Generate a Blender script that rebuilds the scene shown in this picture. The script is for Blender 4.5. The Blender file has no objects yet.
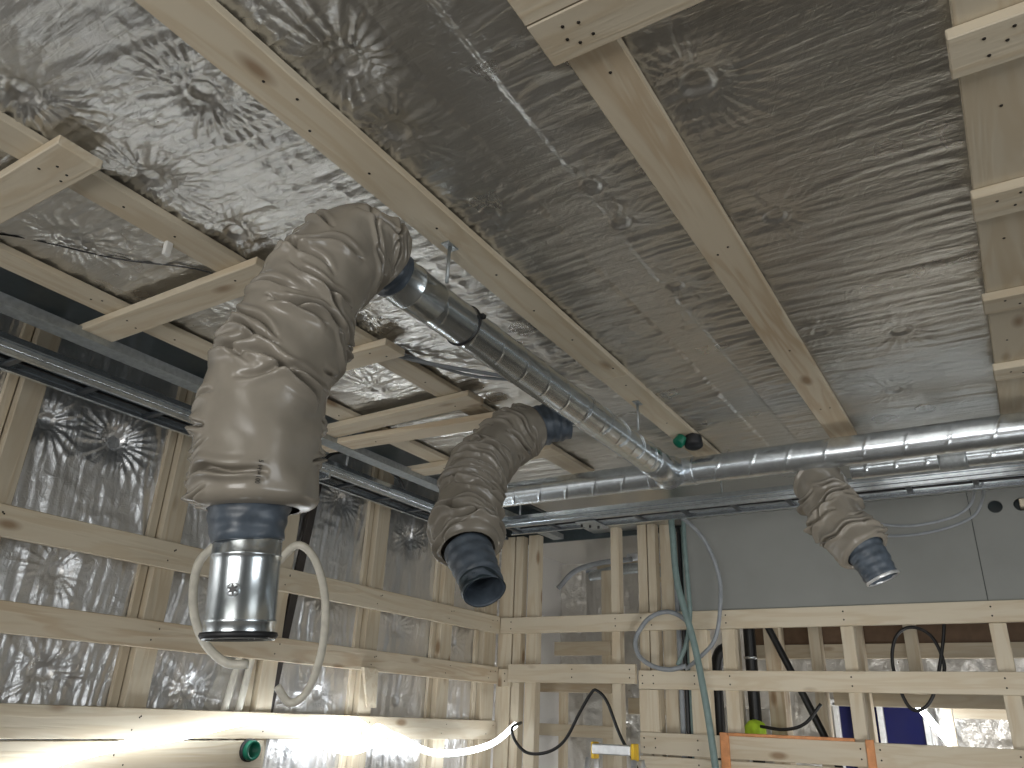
import bpy, bmesh, math, random
import numpy as np
from mathutils import Vector, Matrix
random.seed(4)
PI = math.pi
SC = bpy.context.scene
COL = SC.collection

# ---------------------------------------------------------------- tags
def tag(o, label=None, cat=None, group=None, kind=None):
    if label: o['label'] = label
    if cat: o['category'] = cat
    if group: o['group'] = group
    if kind: o['kind'] = kind
    return o

def link(name, me, mat, parent=None, loc=None):
    o = bpy.data.objects.new(name, me)
    COL.objects.link(o)
    if mat is not None: me.materials.append(mat)
    if loc is not None: o.location = loc
    if parent is not None:
        o.parent = parent
        if loc is not None: o.location = Vector(loc) - parent.location
        else: o.location = -Vector(parent.location)
    return o

def empty(name, loc):
    o = bpy.data.objects.new(name, None); COL.objects.link(o)
    o.location = loc; o.empty_display_size = .05
    return o

def mesh_from(name, V, F, smooth=True):
    me = bpy.data.meshes.new(name)
    me.from_pydata([tuple(v) for v in V], [], F)
    me.validate(); me.update()
    if smooth: me.polygons.foreach_set('use_smooth', [True]*len(me.polygons))
    return me

def grid_mesh(name, P, closed_v=False, smooth=True, holes=None):
    """P: (n,m,3) array."""
    n, m = P.shape[:2]
    me = bpy.data.meshes.new(name)
    V = P.reshape(-1, 3)
    i = np.arange(n-1)[:, None]; j = np.arange(m if closed_v else m-1)[None, :]
    a = i*m+j; b = i*m+(j+1) % m; c = (i+1)*m+(j+1) % m; d = (i+1)*m+j
    F = np.stack([a+0*j, b+0*i, c+0*i, d+0*j], -1).reshape(-1, 4)
    me.vertices.add(len(V)); me.vertices.foreach_set('co', V.astype(np.float32).ravel())
    me.loops.add(F.size); me.loops.foreach_set('vertex_index', F.ravel().astype(np.int32))
    me.polygons.add(len(F))
    me.polygons.foreach_set('loop_start', np.arange(0, F.size, 4, dtype=np.int32))
    me.polygons.foreach_set('loop_total', np.full(len(F), 4, dtype=np.int32))
    me.update(calc_edges=True)
    if smooth: me.polygons.foreach_set('use_smooth', np.ones(len(F), dtype=bool))
    return me

# ---------------------------------------------------------------- noise
_rng = np.random.RandomState(7)
_T = _rng.rand(256, 256)
def vnoise(x, y):
    xi = np.floor(x).astype(int); yi = np.floor(y).astype(int)
    fx = x-xi; fy = y-yi
    fx = fx*fx*(3-2*fx); fy = fy*fy*(3-2*fy)
    g = lambda a, b: _T[a & 255, b & 255]
    return ((g(xi, yi)*(1-fx)+g(xi+1, yi)*fx)*(1-fy)+(g(xi, yi+1)*(1-fx)+g(xi+1, yi+1)*fx)*fy)*2-1
def ridge(x, y): return 1-np.abs(vnoise(x, y))*2
def crest(x, y, p=5): return np.clip(1-np.abs(vnoise(x, y)), 0, 1)**p

# ---------------------------------------------------------------- materials
def new_mat(name):
    m = bpy.data.materials.new(name); m.use_nodes = True
    nt = m.node_tree; b = nt.nodes['Principled BSDF']
    return m, nt, b
def N(nt, t, **k):
    n = nt.nodes.new(t)
    for a, v in k.items(): setattr(n, a, v)
    return n
def plain(name, col, rough=.5, metal=0., noise=.06, scale=30, bump=0., coat=0.):
    m, nt, b = new_mat(name)
    tc = N(nt, 'ShaderNodeTexCoord'); no = N(nt, 'ShaderNodeTexNoise')
    no.inputs['Scale'].default_value = scale; no.inputs['Detail'].default_value = 4
    nt.links.new(tc.outputs['Object'], no.inputs['Vector'])
    r = N(nt, 'ShaderNodeValToRGB')
    r.color_ramp.elements[0].position = .3; r.color_ramp.elements[1].position = .7
    r.color_ramp.elements[0].color = tuple(max(0, c*(1-noise*2)) for c in col)+(1,)
    r.color_ramp.elements[1].color = tuple(min(1, c*(1+noise*2)) for c in col)+(1,)
    nt.links.new(no.outputs['Fac'], r.inputs['Fac']); nt.links.new(r.outputs['Color'], b.inputs['Base Color'])
    b.inputs['Roughness'].default_value = rough; b.inputs['Metallic'].default_value = metal
    b.inputs['Coat Weight'].default_value = coat
    if bump:
        bp = N(nt, 'ShaderNodeBump'); bp.inputs['Strength'].default_value = bump; bp.inputs['Distance'].default_value = .002
        nt.links.new(no.outputs['Fac'], bp.inputs['Height']); nt.links.new(bp.outputs['Normal'], b.inputs['Normal'])
    return m

def wood_mat(name, c1, c2, knot=(.22, .12, .05)):
    """board meshes have their length along local X"""
    m, nt, b = new_mat(name)
    tc = N(nt, 'ShaderNodeTexCoord'); oi = N(nt, 'ShaderNodeObjectInfo')
    add = N(nt, 'ShaderNodeVectorMath', operation='MULTIPLY_ADD')
    comb = N(nt, 'ShaderNodeCombineXYZ')
    for i in range(3): nt.links.new(oi.outputs['Random'], comb.inputs[i])
    nt.links.new(comb.outputs[0], add.inputs[0]); add.inputs[1].default_value = (37, 11, 23)
    nt.links.new(tc.outputs['Object'], add.inputs[2])
    # warp around knots
    mp = N(nt, 'ShaderNodeMapping'); mp.inputs['Scale'].default_value = (1.6, 17, 17)
    nt.links.new(add.outputs[0], mp.inputs['Vector'])
    nz = N(nt, 'ShaderNodeTexNoise'); nz.inputs['Scale'].default_value = 1.; nz.inputs['Detail'].default_value = 3; nz.inputs['Distortion'].default_value = .5
    nt.links.new(mp.outputs[0], nz.inputs['Vector'])
    mul = N(nt, 'ShaderNodeMath', operation='MULTIPLY'); mul.inputs[1].default_value = 26
    nt.links.new(nz.outputs['Fac'], mul.inputs[0])
    sn = N(nt, 'ShaderNodeMath', operation='SINE'); nt.links.new(mul.outputs[0], sn.inputs[0])
    mr = N(nt, 'ShaderNodeMapRange'); mr.inputs[1].default_value = -1; mr.inputs[2].default_value = 1
    nt.links.new(sn.outputs[0], mr.inputs[0])
    pw = N(nt, 'ShaderNodeMath', operation='POWER'); pw.inputs[1].default_value = 2.2; nt.links.new(mr.outputs[0], pw.inputs[0])
    nz2 = N(nt, 'ShaderNodeTexNoise'); nz2.inputs['Scale'].default_value = 2.2; nt.links.new(tc.outputs['Object'], nz2.inputs['Vector'])
    fm = N(nt, 'ShaderNodeMath', operation='MULTIPLY'); nt.links.new(pw.outputs[0], fm.inputs[0]); nt.links.new(nz2.outputs['Fac'], fm.inputs[1])
    mx = N(nt, 'ShaderNodeMix', data_type='RGBA'); mx.inputs['A'].default_value = c1+(1,); mx.inputs['B'].default_value = c2+(1,)
    nt.links.new(fm.outputs[0], mx.inputs['Factor'])
    # knots
    mk = N(nt, 'ShaderNodeMapping'); mk.inputs['Scale'].default_value = (3.2, 8, 8)
    nt.links.new(add.outputs[0], mk.inputs['Vector'])
    vo = N(nt, 'ShaderNodeTexVoronoi'); vo.inputs['Scale'].default_value = 1.0
    nt.links.new(mk.outputs[0], vo.inputs['Vector'])
    kr = N(nt, 'ShaderNodeMapRange'); kr.inputs[1].default_value = .07; kr.inputs[2].default_value = .17; kr.inputs[3].default_value = .75; kr.inputs[4].default_value = 0
    nt.links.new(vo.outputs['Distance'], kr.inputs[0])
    mx2 = N(nt, 'ShaderNodeMix', data_type='RGBA'); mx2.inputs['B'].default_value = knot+(1,)
    nt.links.new(mx.outputs['Result'], mx2.inputs['A']); nt.links.new(kr.outputs[0], mx2.inputs['Factor'])
    hs = N(nt, 'ShaderNodeHueSaturation')
    vr = N(nt, 'ShaderNodeMapRange'); vr.inputs[3].default_value = .86; vr.inputs[4].default_value = 1.08
    nt.links.new(oi.outputs['Random'], vr.inputs[0]); nt.links.new(vr.outputs[0], hs.inputs['Value'])
    nt.links.new(mx2.outputs['Result'], hs.inputs['Color']); nt.links.new(hs.outputs[0], b.inputs['Base Color'])
    b.inputs['Roughness'].default_value = .62
    bp = N(nt, 'ShaderNodeBump'); bp.inputs['Strength'].default_value = .25; bp.inputs['Distance'].default_value = .001
    nt.links.new(sn.outputs[0], bp.inputs['Height']); nt.links.new(bp.outputs[0], b.inputs['Normal'])
    return m

def foil_mat(name, col, rough, streak=(6, 60, 60), bstr=.5):
    m, nt, b = new_mat(name)
    tc = N(nt, 'ShaderNodeTexCoord')
    mp = N(nt, 'ShaderNodeMapping'); mp.inputs['Scale'].default_value = streak
    nt.links.new(tc.outputs['Object'], mp.inputs['Vector'])
    n1 = N(nt, 'ShaderNodeTexNoise'); n1.inputs['Scale'].default_value = 1; n1.inputs['Detail'].default_value = 5; n1.inputs['Distortion'].default_value = 1.2
    nt.links.new(mp.outputs[0], n1.inputs['Vector'])
    n2 = N(nt, 'ShaderNodeTexNoise'); n2.inputs['Scale'].default_value = 38; n2.inputs['Detail'].default_value = 4; n2.inputs['Distortion'].default_value = 1.5
    nt.links.new(tc.outputs['Object'], n2.inputs['Vector'])
    ad = N(nt, 'ShaderNodeMath', operation='ADD'); nt.links.new(n1.outputs['Fac'], ad.inputs[0]); nt.links.new(n2.outputs['Fac'], ad.inputs[1])
    bp = N(nt, 'ShaderNodeBump'); bp.inputs['Strength'].default_value = bstr; bp.inputs['Distance'].default_value = .004
    nt.links.new(ad.outputs[0], bp.inputs['Height']); nt.links.new(bp.outputs[0], b.inputs['Normal'])
    b.inputs['Base Color'].default_value = col+(1,)
    b.inputs['Metallic'].default_value = .92
    n3 = N(nt, 'ShaderNodeTexNoise'); n3.inputs['Scale'].default_value = 4; n3.inputs['Detail'].default_value = 3
    nt.links.new(tc.outputs['Object'], n3.inputs['Vector'])
    mr = N(nt, 'ShaderNodeMapRange'); mr.inputs[3].default_value = rough-.08; mr.inputs[4].default_value = rough+.1
    nt.links.new(n3.outputs['Fac'], mr.inputs[0]); nt.links.new(mr.outputs[0], b.inputs['Roughness'])
    return m

def emit(name, col, s):
    m, nt, b = new_mat(name)
    b.inputs['Base Color'].default_value = (.8, .8, .8, 1)
    b.inputs['Emission Color'].default_value = col+(1,); b.inputs['Emission Strength'].default_value = s
    return m

M = {}
M['wood'] = wood_mat('pine', (.64, .565, .435), (.54, .43, .285))
M['wood_grain'] = wood_mat('pine_grainy', (.64, .555, .42), (.47, .33, .19))
M['wood_dark'] = plain('brown_board', (.16, .10, .06), .7)
M['wood_orange'] = plain('orange_lath', (.62, .27, .11), .6, noise=.08)
M['foil'] = foil_mat('ceiling_foil', (.62, .615, .59), .29, (10, 80, 30), .38)
M['foil_wall'] = foil_mat('wall_foil', (.82, .82, .82), .36, (30, 40, 9), .5)
M['foil_far'] = foil_mat('far_foil', (.70, .68, .64), .3, (14, 14, 14), .8)
M['galv'] = plain('galvanised_steel', (.66, .71, .75), .27, .92, .06, 45)
M['galv_shiny'] = plain('shiny_galvanised', (.64, .69, .72), .22, .95, .05, 30)
M['galv_dull'] = plain('dull_galvanised', (.42, .45, .46), .38, .7, .08, 60)
M['sleeve'] = plain('sleeve_film', (.262, .236, .195), .24, 0, .05, 14, .2)
M['tape'] = plain('grey_tape', (.075, .095, .12), .38, 0, .15, 35, .6)
M['galv_dark'] = plain('dark_galvanised', (.07, .08, .09), .4, .6)
M['shade_dark'] = plain('shade_dark', (.05, .065, .07), .3)  # near-black colour with the shade of recesses painted in
M['rubber'] = plain('black_rubber', (.012, .013, .015), .5)
M['black'] = plain('black_plastic', (.01, .01, .011), .4)
M['inner'] = plain('hose_inside', (.03, .045, .055), .35, .4)
M['board'] = plain('gypsum_grey', (.25, .255, .24), .75, 0, .02, 6)
M['cream'] = plain('cream_plastic', (.70, .67, .58), .35)
M['grey_pl'] = plain('grey_plastic', (.27, .29, .31), .45)
M['green_pl'] = plain('greygreen_plastic', (.17, .24, .23), .45)
M['green'] = plain('green_plastic', (.0, .13, .075), .4)
M['white'] = plain('white_paint', (.75, .75, .73), .45)
M['alu'] = plain('aluminium', (.75, .76, .77), .35, .7)
M['yellow'] = plain('yellow_plastic', (.85, .55, .03), .4)
M['hivis'] = plain('hivis_fabric', (.55, .85, .05), .7)
M['nail'] = plain('nail_steel', (.03, .025, .02), .5, .5)
M['dark_strip'] = plain('dark_strip', (.045, .038, .035), .5)
M['floor'] = plain('floor_board', (.17, .15, .125), .7, 0, .1, 3)
M['blue'] = None
m, nt, b = new_mat('blue_pane'); b.inputs['Base Color'].default_value = (.012, .014, .07, 1); b.inputs['Roughness'].default_value = .12
M['blue'] = m
M['led'] = emit('led_rope', (.88, .94, 1.0), 8.5)
M['led_far'] = emit('led_far', (.9, .95, 1.0), 22)
M['white_wrap'] = plain('white_wrap', (.7, .72, .76), .5)

# ---------------------------------------------------------------- box / board helpers
def box_bm(sx, sy, sz, bev=.0015):
    bm = bmesh.new(); bmesh.ops.create_cube(bm, size=1)
    bmesh.ops.scale(bm, vec=(sx, sy, sz), verts=bm.verts)
    if bev: bmesh.ops.bevel(bm, geom=list(bm.edges), offset=bev, segments=1, affect='EDGES')
    return bm
def bm_obj(name, bm, mat, parent=None, loc=None, smooth=False):
    me = bpy.data.meshes.new(name); bm.to_mesh(me); bm.free()
    if smooth: me.polygons.foreach_set('use_smooth', [True]*len(me.polygons))
    return link(name, me, mat, parent, loc)

def board(name, b, mat='wood', label=None, cat=None, group=None, parent=None, kind=None, rot=None, bow=0.):
    """b = (x0,x1,y0,y1,z0,z1); mesh length along local X"""
    x0, x1, y0, y1, z0, z1 = b
    s = [x1-x0, y1-y0, z1-z0]
    c = Vector(((x0+x1)/2, (y0+y1)/2, (z0+z1)/2))
    ax = s.index(max(s))
    if ax == 0: R = Matrix.Identity(3); d = s
    elif ax == 1: R = Matrix.Rotation(PI/2, 3, 'Z'); d = [s[1], s[0], s[2]]
    else: R = Matrix.Rotation(-PI/2, 3, 'Y'); d = [s[2], s[1], s[0]]
    bm = box_bm(*d, bev=min(.002, min(d)*.2))
    if bow:
        L = d[0]
        bmesh.ops.subdivide_edges(bm, edges=[e for e in bm.edges if abs(e.verts[0].co.x-e.verts[1].co.x) > L*.5], cuts=12)
        for v in bm.verts: v.co.y += bow*math.cos(v.co.x/L*PI)
    o = bm_obj(name, bm, M[mat])
    RR = R.to_4x4()
    if rot is not None: RR = rot.to_4x4() @ RR
    if parent is not None:
        o.parent = parent
        o.matrix_basis = Matrix.Translation(c-Vector(parent.location)) @ RR
    else:
        o.matrix_basis = Matrix.Translation(c) @ RR
    tag(o, label, cat, group, kind)
    return o

_nail = None
def nails(o, pts, axis, r=.0032):
    """small nail heads on a board; axis: direction they face"""
    global _nail
    if _nail is None:
        bm = bmesh.new(); bmesh.ops.create_cone(bm, cap_ends=True, segments=10, radius1=1, radius2=.75, depth=.5)
        _nail = bpy.data.meshes.new('nail_head'); bm.to_mesh(_nail); bm.free(); _nail.materials.append(M['nail'])
    inv = o.matrix_basis.inverted()
    q = Vector(axis).to_track_quat('Z', 'Y').to_matrix().to_4x4()
    for p in pts:
        n = bpy.data.objects.new('nail_head', _nail); COL.objects.link(n)
        n.parent = o
        n.matrix_basis = inv @ Matrix.Translation(p) @ q @ Matrix.Scale(r, 4)
    return o

# ---------------------------------------------------------------- tubes
def catmull(P, n):
    P = [np.array(p, float) for p in P]
    Q = [2*P[0]-P[1]]+P+[2*P[-1]-P[-2]]
    out = []
    for i in range(1, len(Q)-2):
        a, b_, c, d = Q[i-1:i+3]
        for k in range(n):
            t = k/n
            out.append(.5*((2*b_)+(-a+c)*t+(2*a-5*b_+4*c-d)*t*t+(-a+3*b_-3*c+d)*t**3))
    out.append(P[-1])
    return np.array(out)
def resample(P, step):
    d = np.r_[0, np.cumsum(np.linalg.norm(np.diff(P, axis=0), axis=1))]
    n = max(2, int(d[-1]/step)+1); s = np.linspace(0, d[-1], n)
    return np.stack([np.interp(s, d, P[:, i]) for i in range(3)], 1), s
def frames(P):
    T = np.gradient(P, axis=0); T /= np.linalg.norm(T, axis=1)[:, None]
    u = np.cross(T[0], [0, 0, 1.]);
    if np.linalg.norm(u) < .1: u = np.cross(T[0], [0, 1., 0])
    u /= np.linalg.norm(u); U = [u]
    for i in range(1, len(P)):
        u = U[-1]-T[i]*np.dot(U[-1], T[i]); u /= np.linalg.norm(u); U.append(u)
    U = np.array(U); W = np.cross(T, U)
    return T, U, W
def tube(name, pts, r, mat, parent=None, seg=10, step=.012, n=14, corr=0, pitch=.006, caps=True):
    P, s = resample(catmull(pts, n), step)
    T, U, W = frames(P)
    a = np.linspace(0, 2*PI, seg, endpoint=False)
    rr = r*np.ones(len(s)) + (corr*np.sin(s/pitch*2*PI) if corr else 0)
    G = P[:, None, :]+rr[:, None, None]*(np.cos(a)[None, :, None]*U[:, None, :]+np.sin(a)[None, :, None]*W[:, None, :])
    if caps:
        G = np.concatenate([P[:1, None, :].repeat(seg, 1), G, P[-1:, None, :].repeat(seg, 1)], 0)
    me = grid_mesh(name, G, True)
    return link(name, me, M[mat], parent)

def ring_surface(name, c0, axis, prof, mat, parent=None, seg=48, smooth=True):
    """lathe: prof = list of (t along axis, r)"""
    T = Vector(axis).normalized(); U = T.orthogonal().normalized(); W = T.cross(U)
    a = np.linspace(0, 2*PI, seg, endpoint=False)
    T, U, W, c0 = map(np.array, (T, U, W, c0))
    G = np.array([[c0+T*t+r*(math.cos(x)*U+math.sin(x)*W) for x in a] for t, r in prof])
    me = grid_mesh(name, G, True, smooth)
    return link(name, me, M[mat], parent)

def spiral_duct(name, c0, axis, L, r, mat, parent=None, pitch=.125, hand=1, seg=56, step=.0035, rib=.0022):
    T = Vector(axis).normalized(); U = T.orthogonal().normalized(); W = T.cross(U)
    T, U, W, c0 = map(np.array, (T, U, W, c0))
    a = np.linspace(0, 2*PI, seg, endpoint=False); s = np.arange(0, L+step, step)
    ph = (s[:, None]/pitch+hand*a[None, :]/(2*PI)) % 1.0
    ph = np.minimum(ph, 1-ph)*pitch
    rr = r+rib*np.exp(-(ph/.0035)**2)
    G = c0+s[:, None, None]*T+rr[..., None]*(np.cos(a)[None, :, None]*U+np.sin(a)[None, :, None]*W)
    return link(name, grid_mesh(name, G, True), M[mat], parent)

# ---------------------------------------------------------------- insulated flexible sleeve
def sleeve(name, pts, R, creases, parent, taper=(.03, .05), rend=.055, seed=1, noise=.004, sq=1.0, depth=(.006, .016), halfw=(.5, 1.5), wid=(.004, .009), tilt=.03, step=.0035, seg=160, rings=0.):
    rs = np.random.RandomState(seed)
    P, s = resample(catmull(pts, 30), step)
    for _ in range(60): P[1:-1] = .5*P[1:-1]+.25*(P[:-2]+P[2:])
    T, U, W = frames(P); L = s[-1]
    a = np.linspace(0, 2*PI, seg, endpoint=False)
    S = s[:, None]+0*a[None]; A = a[None]+0*s[:, None]
    D = np.zeros_like(S)
    ca, sa = np.cos(A), np.sin(A)
    D += noise*(vnoise(S*9+ca*1.3+seed*9, sa*1.3+5+seed)+.5*vnoise(S*24+ca*2.5, sa*2.5+seed*3))
    for k in range(creases):
        s0 = L*(k+rs.rand()*1.)/creases; p0 = rs.rand()*2*PI
        hw = halfw[0]+rs.rand()*(halfw[1]-halfw[0]); w = wid[0]+rs.rand()*(wid[1]-wid[0]); d = depth[0]+rs.rand()*(depth[1]-depth[0])
        dp = (A-p0+PI) % (2*PI)-PI
        tl = (rs.rand()-.5)*2*tilt
        u = S-s0-tl*dp-.008*np.sin(dp*2.3+k)-.004*np.sin(dp*6+k*2)
        win = np.clip(np.cos(np.clip(dp/hw, -1, 1)*PI/2), 0, 1)**.8
        D += win*d*(-1.45*np.exp(-(u/w)**2)+.65*np.exp(-((u-2.4*w)/(1.9*w))**2)+.45*np.exp(-((u+2.6*w)/(2.2*w))**2))
    if rings:
        D += rings*(ridge(S*26+ca*.8+seed, sa*.8+seed)-.3)
    R = np.interp(s/L, [0, .35, 1], [R[0], .5*(R[0]+R[1]), R[1]])[:, None] if isinstance(R, tuple) else R
    rr = R+D
    t0 = np.clip(s/taper[0], 0, 1); t1 = np.clip((L-s)/taper[1], 0, 1)
    e = (np.sqrt(1-(1-t0)**2)*np.sqrt(1-(1-t1)**2))[:, None]
    rr = rend+(rr-rend)*e
    G = P[:, None, :]+rr[..., None]*(ca[..., None]*U[:, None, :]+sa[..., None]*W[:, None, :])
    o = link(name, grid_mesh(name, G, True), M['sleeve'], parent)
    return o, P, T

def wrap(name, pts, r0, r1, parent, mat='tape', seed=3, lip=.0):
    P, s = resample(catmull(pts, 10), .004)
    T, U, W = frames(P); a = np.linspace(0, 2*PI, 64, endpoint=False)
    S = s[:, None]+0*a[None]; A = a[None]+0*s[:, None]
    rr = r0+(r1-r0)*(s/s[-1])[:, None]+.0022*vnoise(S*60+np.cos(A)*2, np.sin(A)*2+seed)+.0012*np.sin(S*260+A)
    G = P[:, None, :]+rr[..., None]*(np.cos(A)[..., None]*U[:, None, :]+np.sin(A)[..., None]*W[:, None, :])
    # turn the end inwards so the wrap has a rim and an inside
    inner = []
    for k, (t, f) in enumerate(((.001, .97), (-.004, .93), (-.05, .92))):
        inner.append((P[-1]+T[-1]*t)[None]+rr[-1][:, None]*f*(np.cos(a)[:, None]*U[-1]+np.sin(a)[:, None]*W[-1]))
    G = np.concatenate([G, np.array(inner)], 0)
    return link(name, grid_mesh(name, G, True), M[mat], parent)

# ================================================================= THE SETTING
# --- foil ceiling height field
def foil_field(X, Y, dimples, streak_dir, seed, amp=1.0, tape=None):
    """X along the streaks, Y across. returns displacement towards the room"""
    n = (vnoise(X*1.7+seed, Y*1.9)*.0025+vnoise(X*4.1, Y*5.2+seed)*.0012)
    warp = vnoise(X*2.2, Y*2.2+seed)*.06
    st = ridge(X*3.0+seed, (Y+warp)*34)*.0017+ridge(X*6+3, (Y+warp*.6)*62+seed)*.0011
    st *= .5+.5*vnoise(X*1.3+9, Y*1.7+seed)+.35
    cr = ridge(X*11+seed, Y*11)*.0012+ridge(X*24, Y*24+seed)*.0007
    pull = 0
    if tape is not None:
        for bx in (-1.5, -.938, -.415, .13): pull = pull+np.exp(-np.abs(np.abs(X-bx)-.05)/.05)
    st = st*(1+.8*pull)
    thin = crest(X*3.2+seed*2, (Y+warp*.8)*30+seed)*.0030*np.clip(.35+vnoise(X*2.3, Y*2.6+seed), 0, 1)+crest(X*8+seed, (Y+warp*.4)*75)*.0013
    thin = thin*(1+.9*pull)+crest(X*9+seed+Y*4, Y*9-X*5, 8)*.0022*np.clip(vnoise(X*3+2, Y*3+seed), 0, 1)
    D = n+(st+cr+thin)*amp
    for k, (dx, dy, R, dep) in enumerate(dimples):
        r = np.hypot(X-dx, Y-dy)+1e-6; th = np.arctan2(Y-dy, X-dx)
        D += -1.5*dep*np.exp(-(r/(R*1.5))**2)
        nr = (15+(k*7) % 9)*(1.45 if tape is not None else 1.2)
        tt = th*round(nr)/2*1.0+1.6*vnoise(np.cos(th)*3+k, np.sin(th)*3+r*6)
        rad = (1-np.abs(np.sin(tt)))**1.7*(.9+.3*vnoise(np.cos(th)*5+k, np.sin(th)*5+r*15))
        env = np.exp(-((r-R*1.5)/(R*2.6))**2)*np.clip((r-R*.7)/(R*.5), 0, 1)*(.6+.4*vnoise(np.cos(th)*2+k*3, np.sin(th)*2))
        D += (.0095 if tape is not None else .009)*rad*env*(dep/.012)
        D += .0035*np.exp(-((r-R)/.0045)**2)-.002*np.exp(-((r-R*.6)/.006)**2)
    if tape is not None and len(tape):
        m = np.clip((np.abs(Y-tape[0]+.01*vnoise(X*2, Y*0+3))-tape[1])/.006, 0, 1)
        D = D*(.25+.75*m)+.002*(1-m)
    return D

ceil_d = [(.43, -1.38, .033, .014), (.60, -1.08, .03, .010), (.707, -1.398, .03, .013), (.681, -.804, .034, .014), (.855, -.839, .028, .011),
          (1.022, -.30, .034, .010), (1.334, -.59, .026, .008), (1.184, -.59, .026, .007), (1.161, -.826, .026, .008), (1.649, -.582, .026, .007),
          (1.873, -.624, .03, .008), (1.473, -.285, .028, .005), (2.069, -.317, .026, .005), (2.17, -.126, .03, .005), (.936, -1.40, .03, .011),
          (1.387, -1.416, .03, .012), (1.30, -1.20, .025, .01), (.75, -1.78, .03, .009), (1.30, -1.70, .03, .009), (1.82, -1.73, .03, .009), (2.3, -1.3, .03, .008),
          (2.6, -.2, .03, .005), (.85, .45, .03, .006), (1.9, .55, .03, .006)]
xs = np.arange(-2.04, .7, .0052); ys = np.arange(.2, 3.3, .0052)
GX, GY = np.meshgrid(xs, ys, indexing='ij')
# streaks run along world X: pass X,Y as they stand (dimples given as y,x above)
D = foil_field(GX, GY, [(b_, a_, R_, d_) for (a_, b_, R_, d_) in ceil_d], 0, 3., 1.15-.6*np.clip((GX+.55)/.25, 0, 1), ())
tp = np.clip((np.abs(GX+.655+.012*vnoise(GY*2, GY*0+3))-.052)/.008, 0, 1)
D = D*(.3+.7*tp)-.001*(1-tp)
ZC = 1.026
P = np.stack([GX, GY, ZC-D], -1)
c = link('ceiling', grid_mesh('ceiling', P[::-1]), M['foil'])
tag(c, 'crinkled silver foil vapour barrier stretched over the ceiling above the timber battens', 'ceiling', kind='structure')
# rest of ceiling (outside the frame) and raised part along the left wall
def flat(name, b, mat, label, cat, bev=0):
    x0, x1, y0, y1, z0, z1 = b
    o = bm_obj(name, box_bm(x1-x0, y1-y0, z1-z0, bev), M[mat], None, ((x0+x1)/2, (y0+y1)/2, (z0+z1)/2))
    return tag(o, label, cat, kind='structure')
flat('ceiling', (-2.04, 3.0, -3.0, 0.2, 1.03, 1.07), 'foil', 'foil covered ceiling behind the viewer', 'ceiling')
flat('ceiling', (.69, 3.0, .2, 4.0, 1.03, 1.07), 'foil', 'foil covered ceiling to the right of the view', 'ceiling')
flat('ceiling', (-2.04, .69, 3.29, 4.15, 1.03, 1.07), 'foil', 'foil ceiling strip above the back cable ladder', 'ceiling')
flat('ceiling', (-2.72, -2.04, -3.0, 4.15, 1.22, 1.26), 'shade_dark', 'raised strip of ceiling above the left cable ladder, shade painted in as dark colour', 'ceiling')  # shade of the recess is put into its dark colour
flat('trim_1', (-2.075, -2.05, -3.0, 4.0, 1.03, 1.22), 'shade_dark', 'upright board closing the step beside the raised ceiling strip', 'board')
flat('floor', (-2.8, 3.1, -3.1, 9.0, -1.66, -1.6), 'floor', 'bare floor of the building site', 'floor')

# --- left wall foil
wd = [(1.237, .871, .03, .016), (1.494, .88, .034, .02), (2.667, .944, .032, .014), (1.403, .395, .03, .012), (2.652, .468, .03, .012), (3.20, .868, .03, .01),
      (1.95, .85, .03, .012), (2.05, .40, .03, .012), (1.45, .08, .03, .014), (2.0, .05, .03, .012), (2.66, .07, .03, .01), (3.15, .40, .03, .01), (3.7, .85, .03, .008), (3.65, .38, .03, .008), (1.0, .85, .03, .012), (3.2, .06, .03, .008)]
ysw = np.arange(.5, 4.25, .0062); zsw = np.arange(-.6, 1.22, .0062)
GY, GZ = np.meshgrid(ysw, zsw, indexing='ij')
# streaks vertical: along Z
D = foil_field(GZ, GY, [(b_, a_, R_, d_*1.1) for (a_, b_, R_, d_) in wd], 0, 11., 1.5)
D += .004*ridge(GZ*2.6, (GY+.06*vnoise(GZ*2, GY*3))*15)
P = np.stack([-2.675+D, GY, GZ], -1)
w = link('wall_left', grid_mesh('wall_left', P), M['foil_wall'])
tag(w, 'wrinkled silver foil membrane on the left wall behind studs and rails', 'wall', kind='structure')
flat('wall_left', (-2.76, -2.70, -3.0, .5, -1.6, 1.22), 'foil_wall', 'foil covered left wall outside the view', 'wall')
flat('wall_left', (-2.76, -2.70, .5, 9.0, -1.6, 1.22), 'foil_wall', 'outer sheathing behind the left wall foil', 'wall')
flat('wall_rear', (-2.76, 3.06, -3.06, -3.0, -1.6, 1.26), 'board', 'plain wall behind the viewer', 'wall')
flat('wall_right', (3.0, 3.06, -3.0, 9.0, -1.6, 1.26), 'board', 'plain wall to the right of the view', 'wall')

# ================================================================= LEFT WALL TIMBER
XL = -2.595
def lrail(z0, z1, y1, label, mat='wood', nl=()):
    o = board('wall_rail', (XL-.025, XL, .35, y1, z0, z1), mat, label, 'rail', 'horizontal rails on the left wall')
    nails(o, [(XL+.0005, y, z) for y, z in nl], (1, 0, 0))
    return o
studs_l = [(1.105, 1.18), (1.715, 1.80), (2.285, 2.365), (2.875, 2.965), (3.46, 3.56), (3.87, 3.999)]
def nl(z0, z1, ys_=None):
    out = []
    for a, b_ in studs_l:
        out += [(a+.03, z0+.028), (b_-.03, z1-.026)]
        if random.random() < .5: out.append((a+.05, z1-.03))
    return out
lrail(.455, .552, 3.999, 'topmost pale pine rail on the left foil wall, just under the hanging hoses', nl=nl(.455, .552))
lrail(.178, .271, 3.999, 'second pine rail down on the left wall with strong brown grain', 'wood_grain', nl=nl(.178, .271))
lrail(-.112, -.015, 3.999, 'third pine rail down on the left wall, above the glowing light rope', nl=nl(-.112, -.015))
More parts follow.
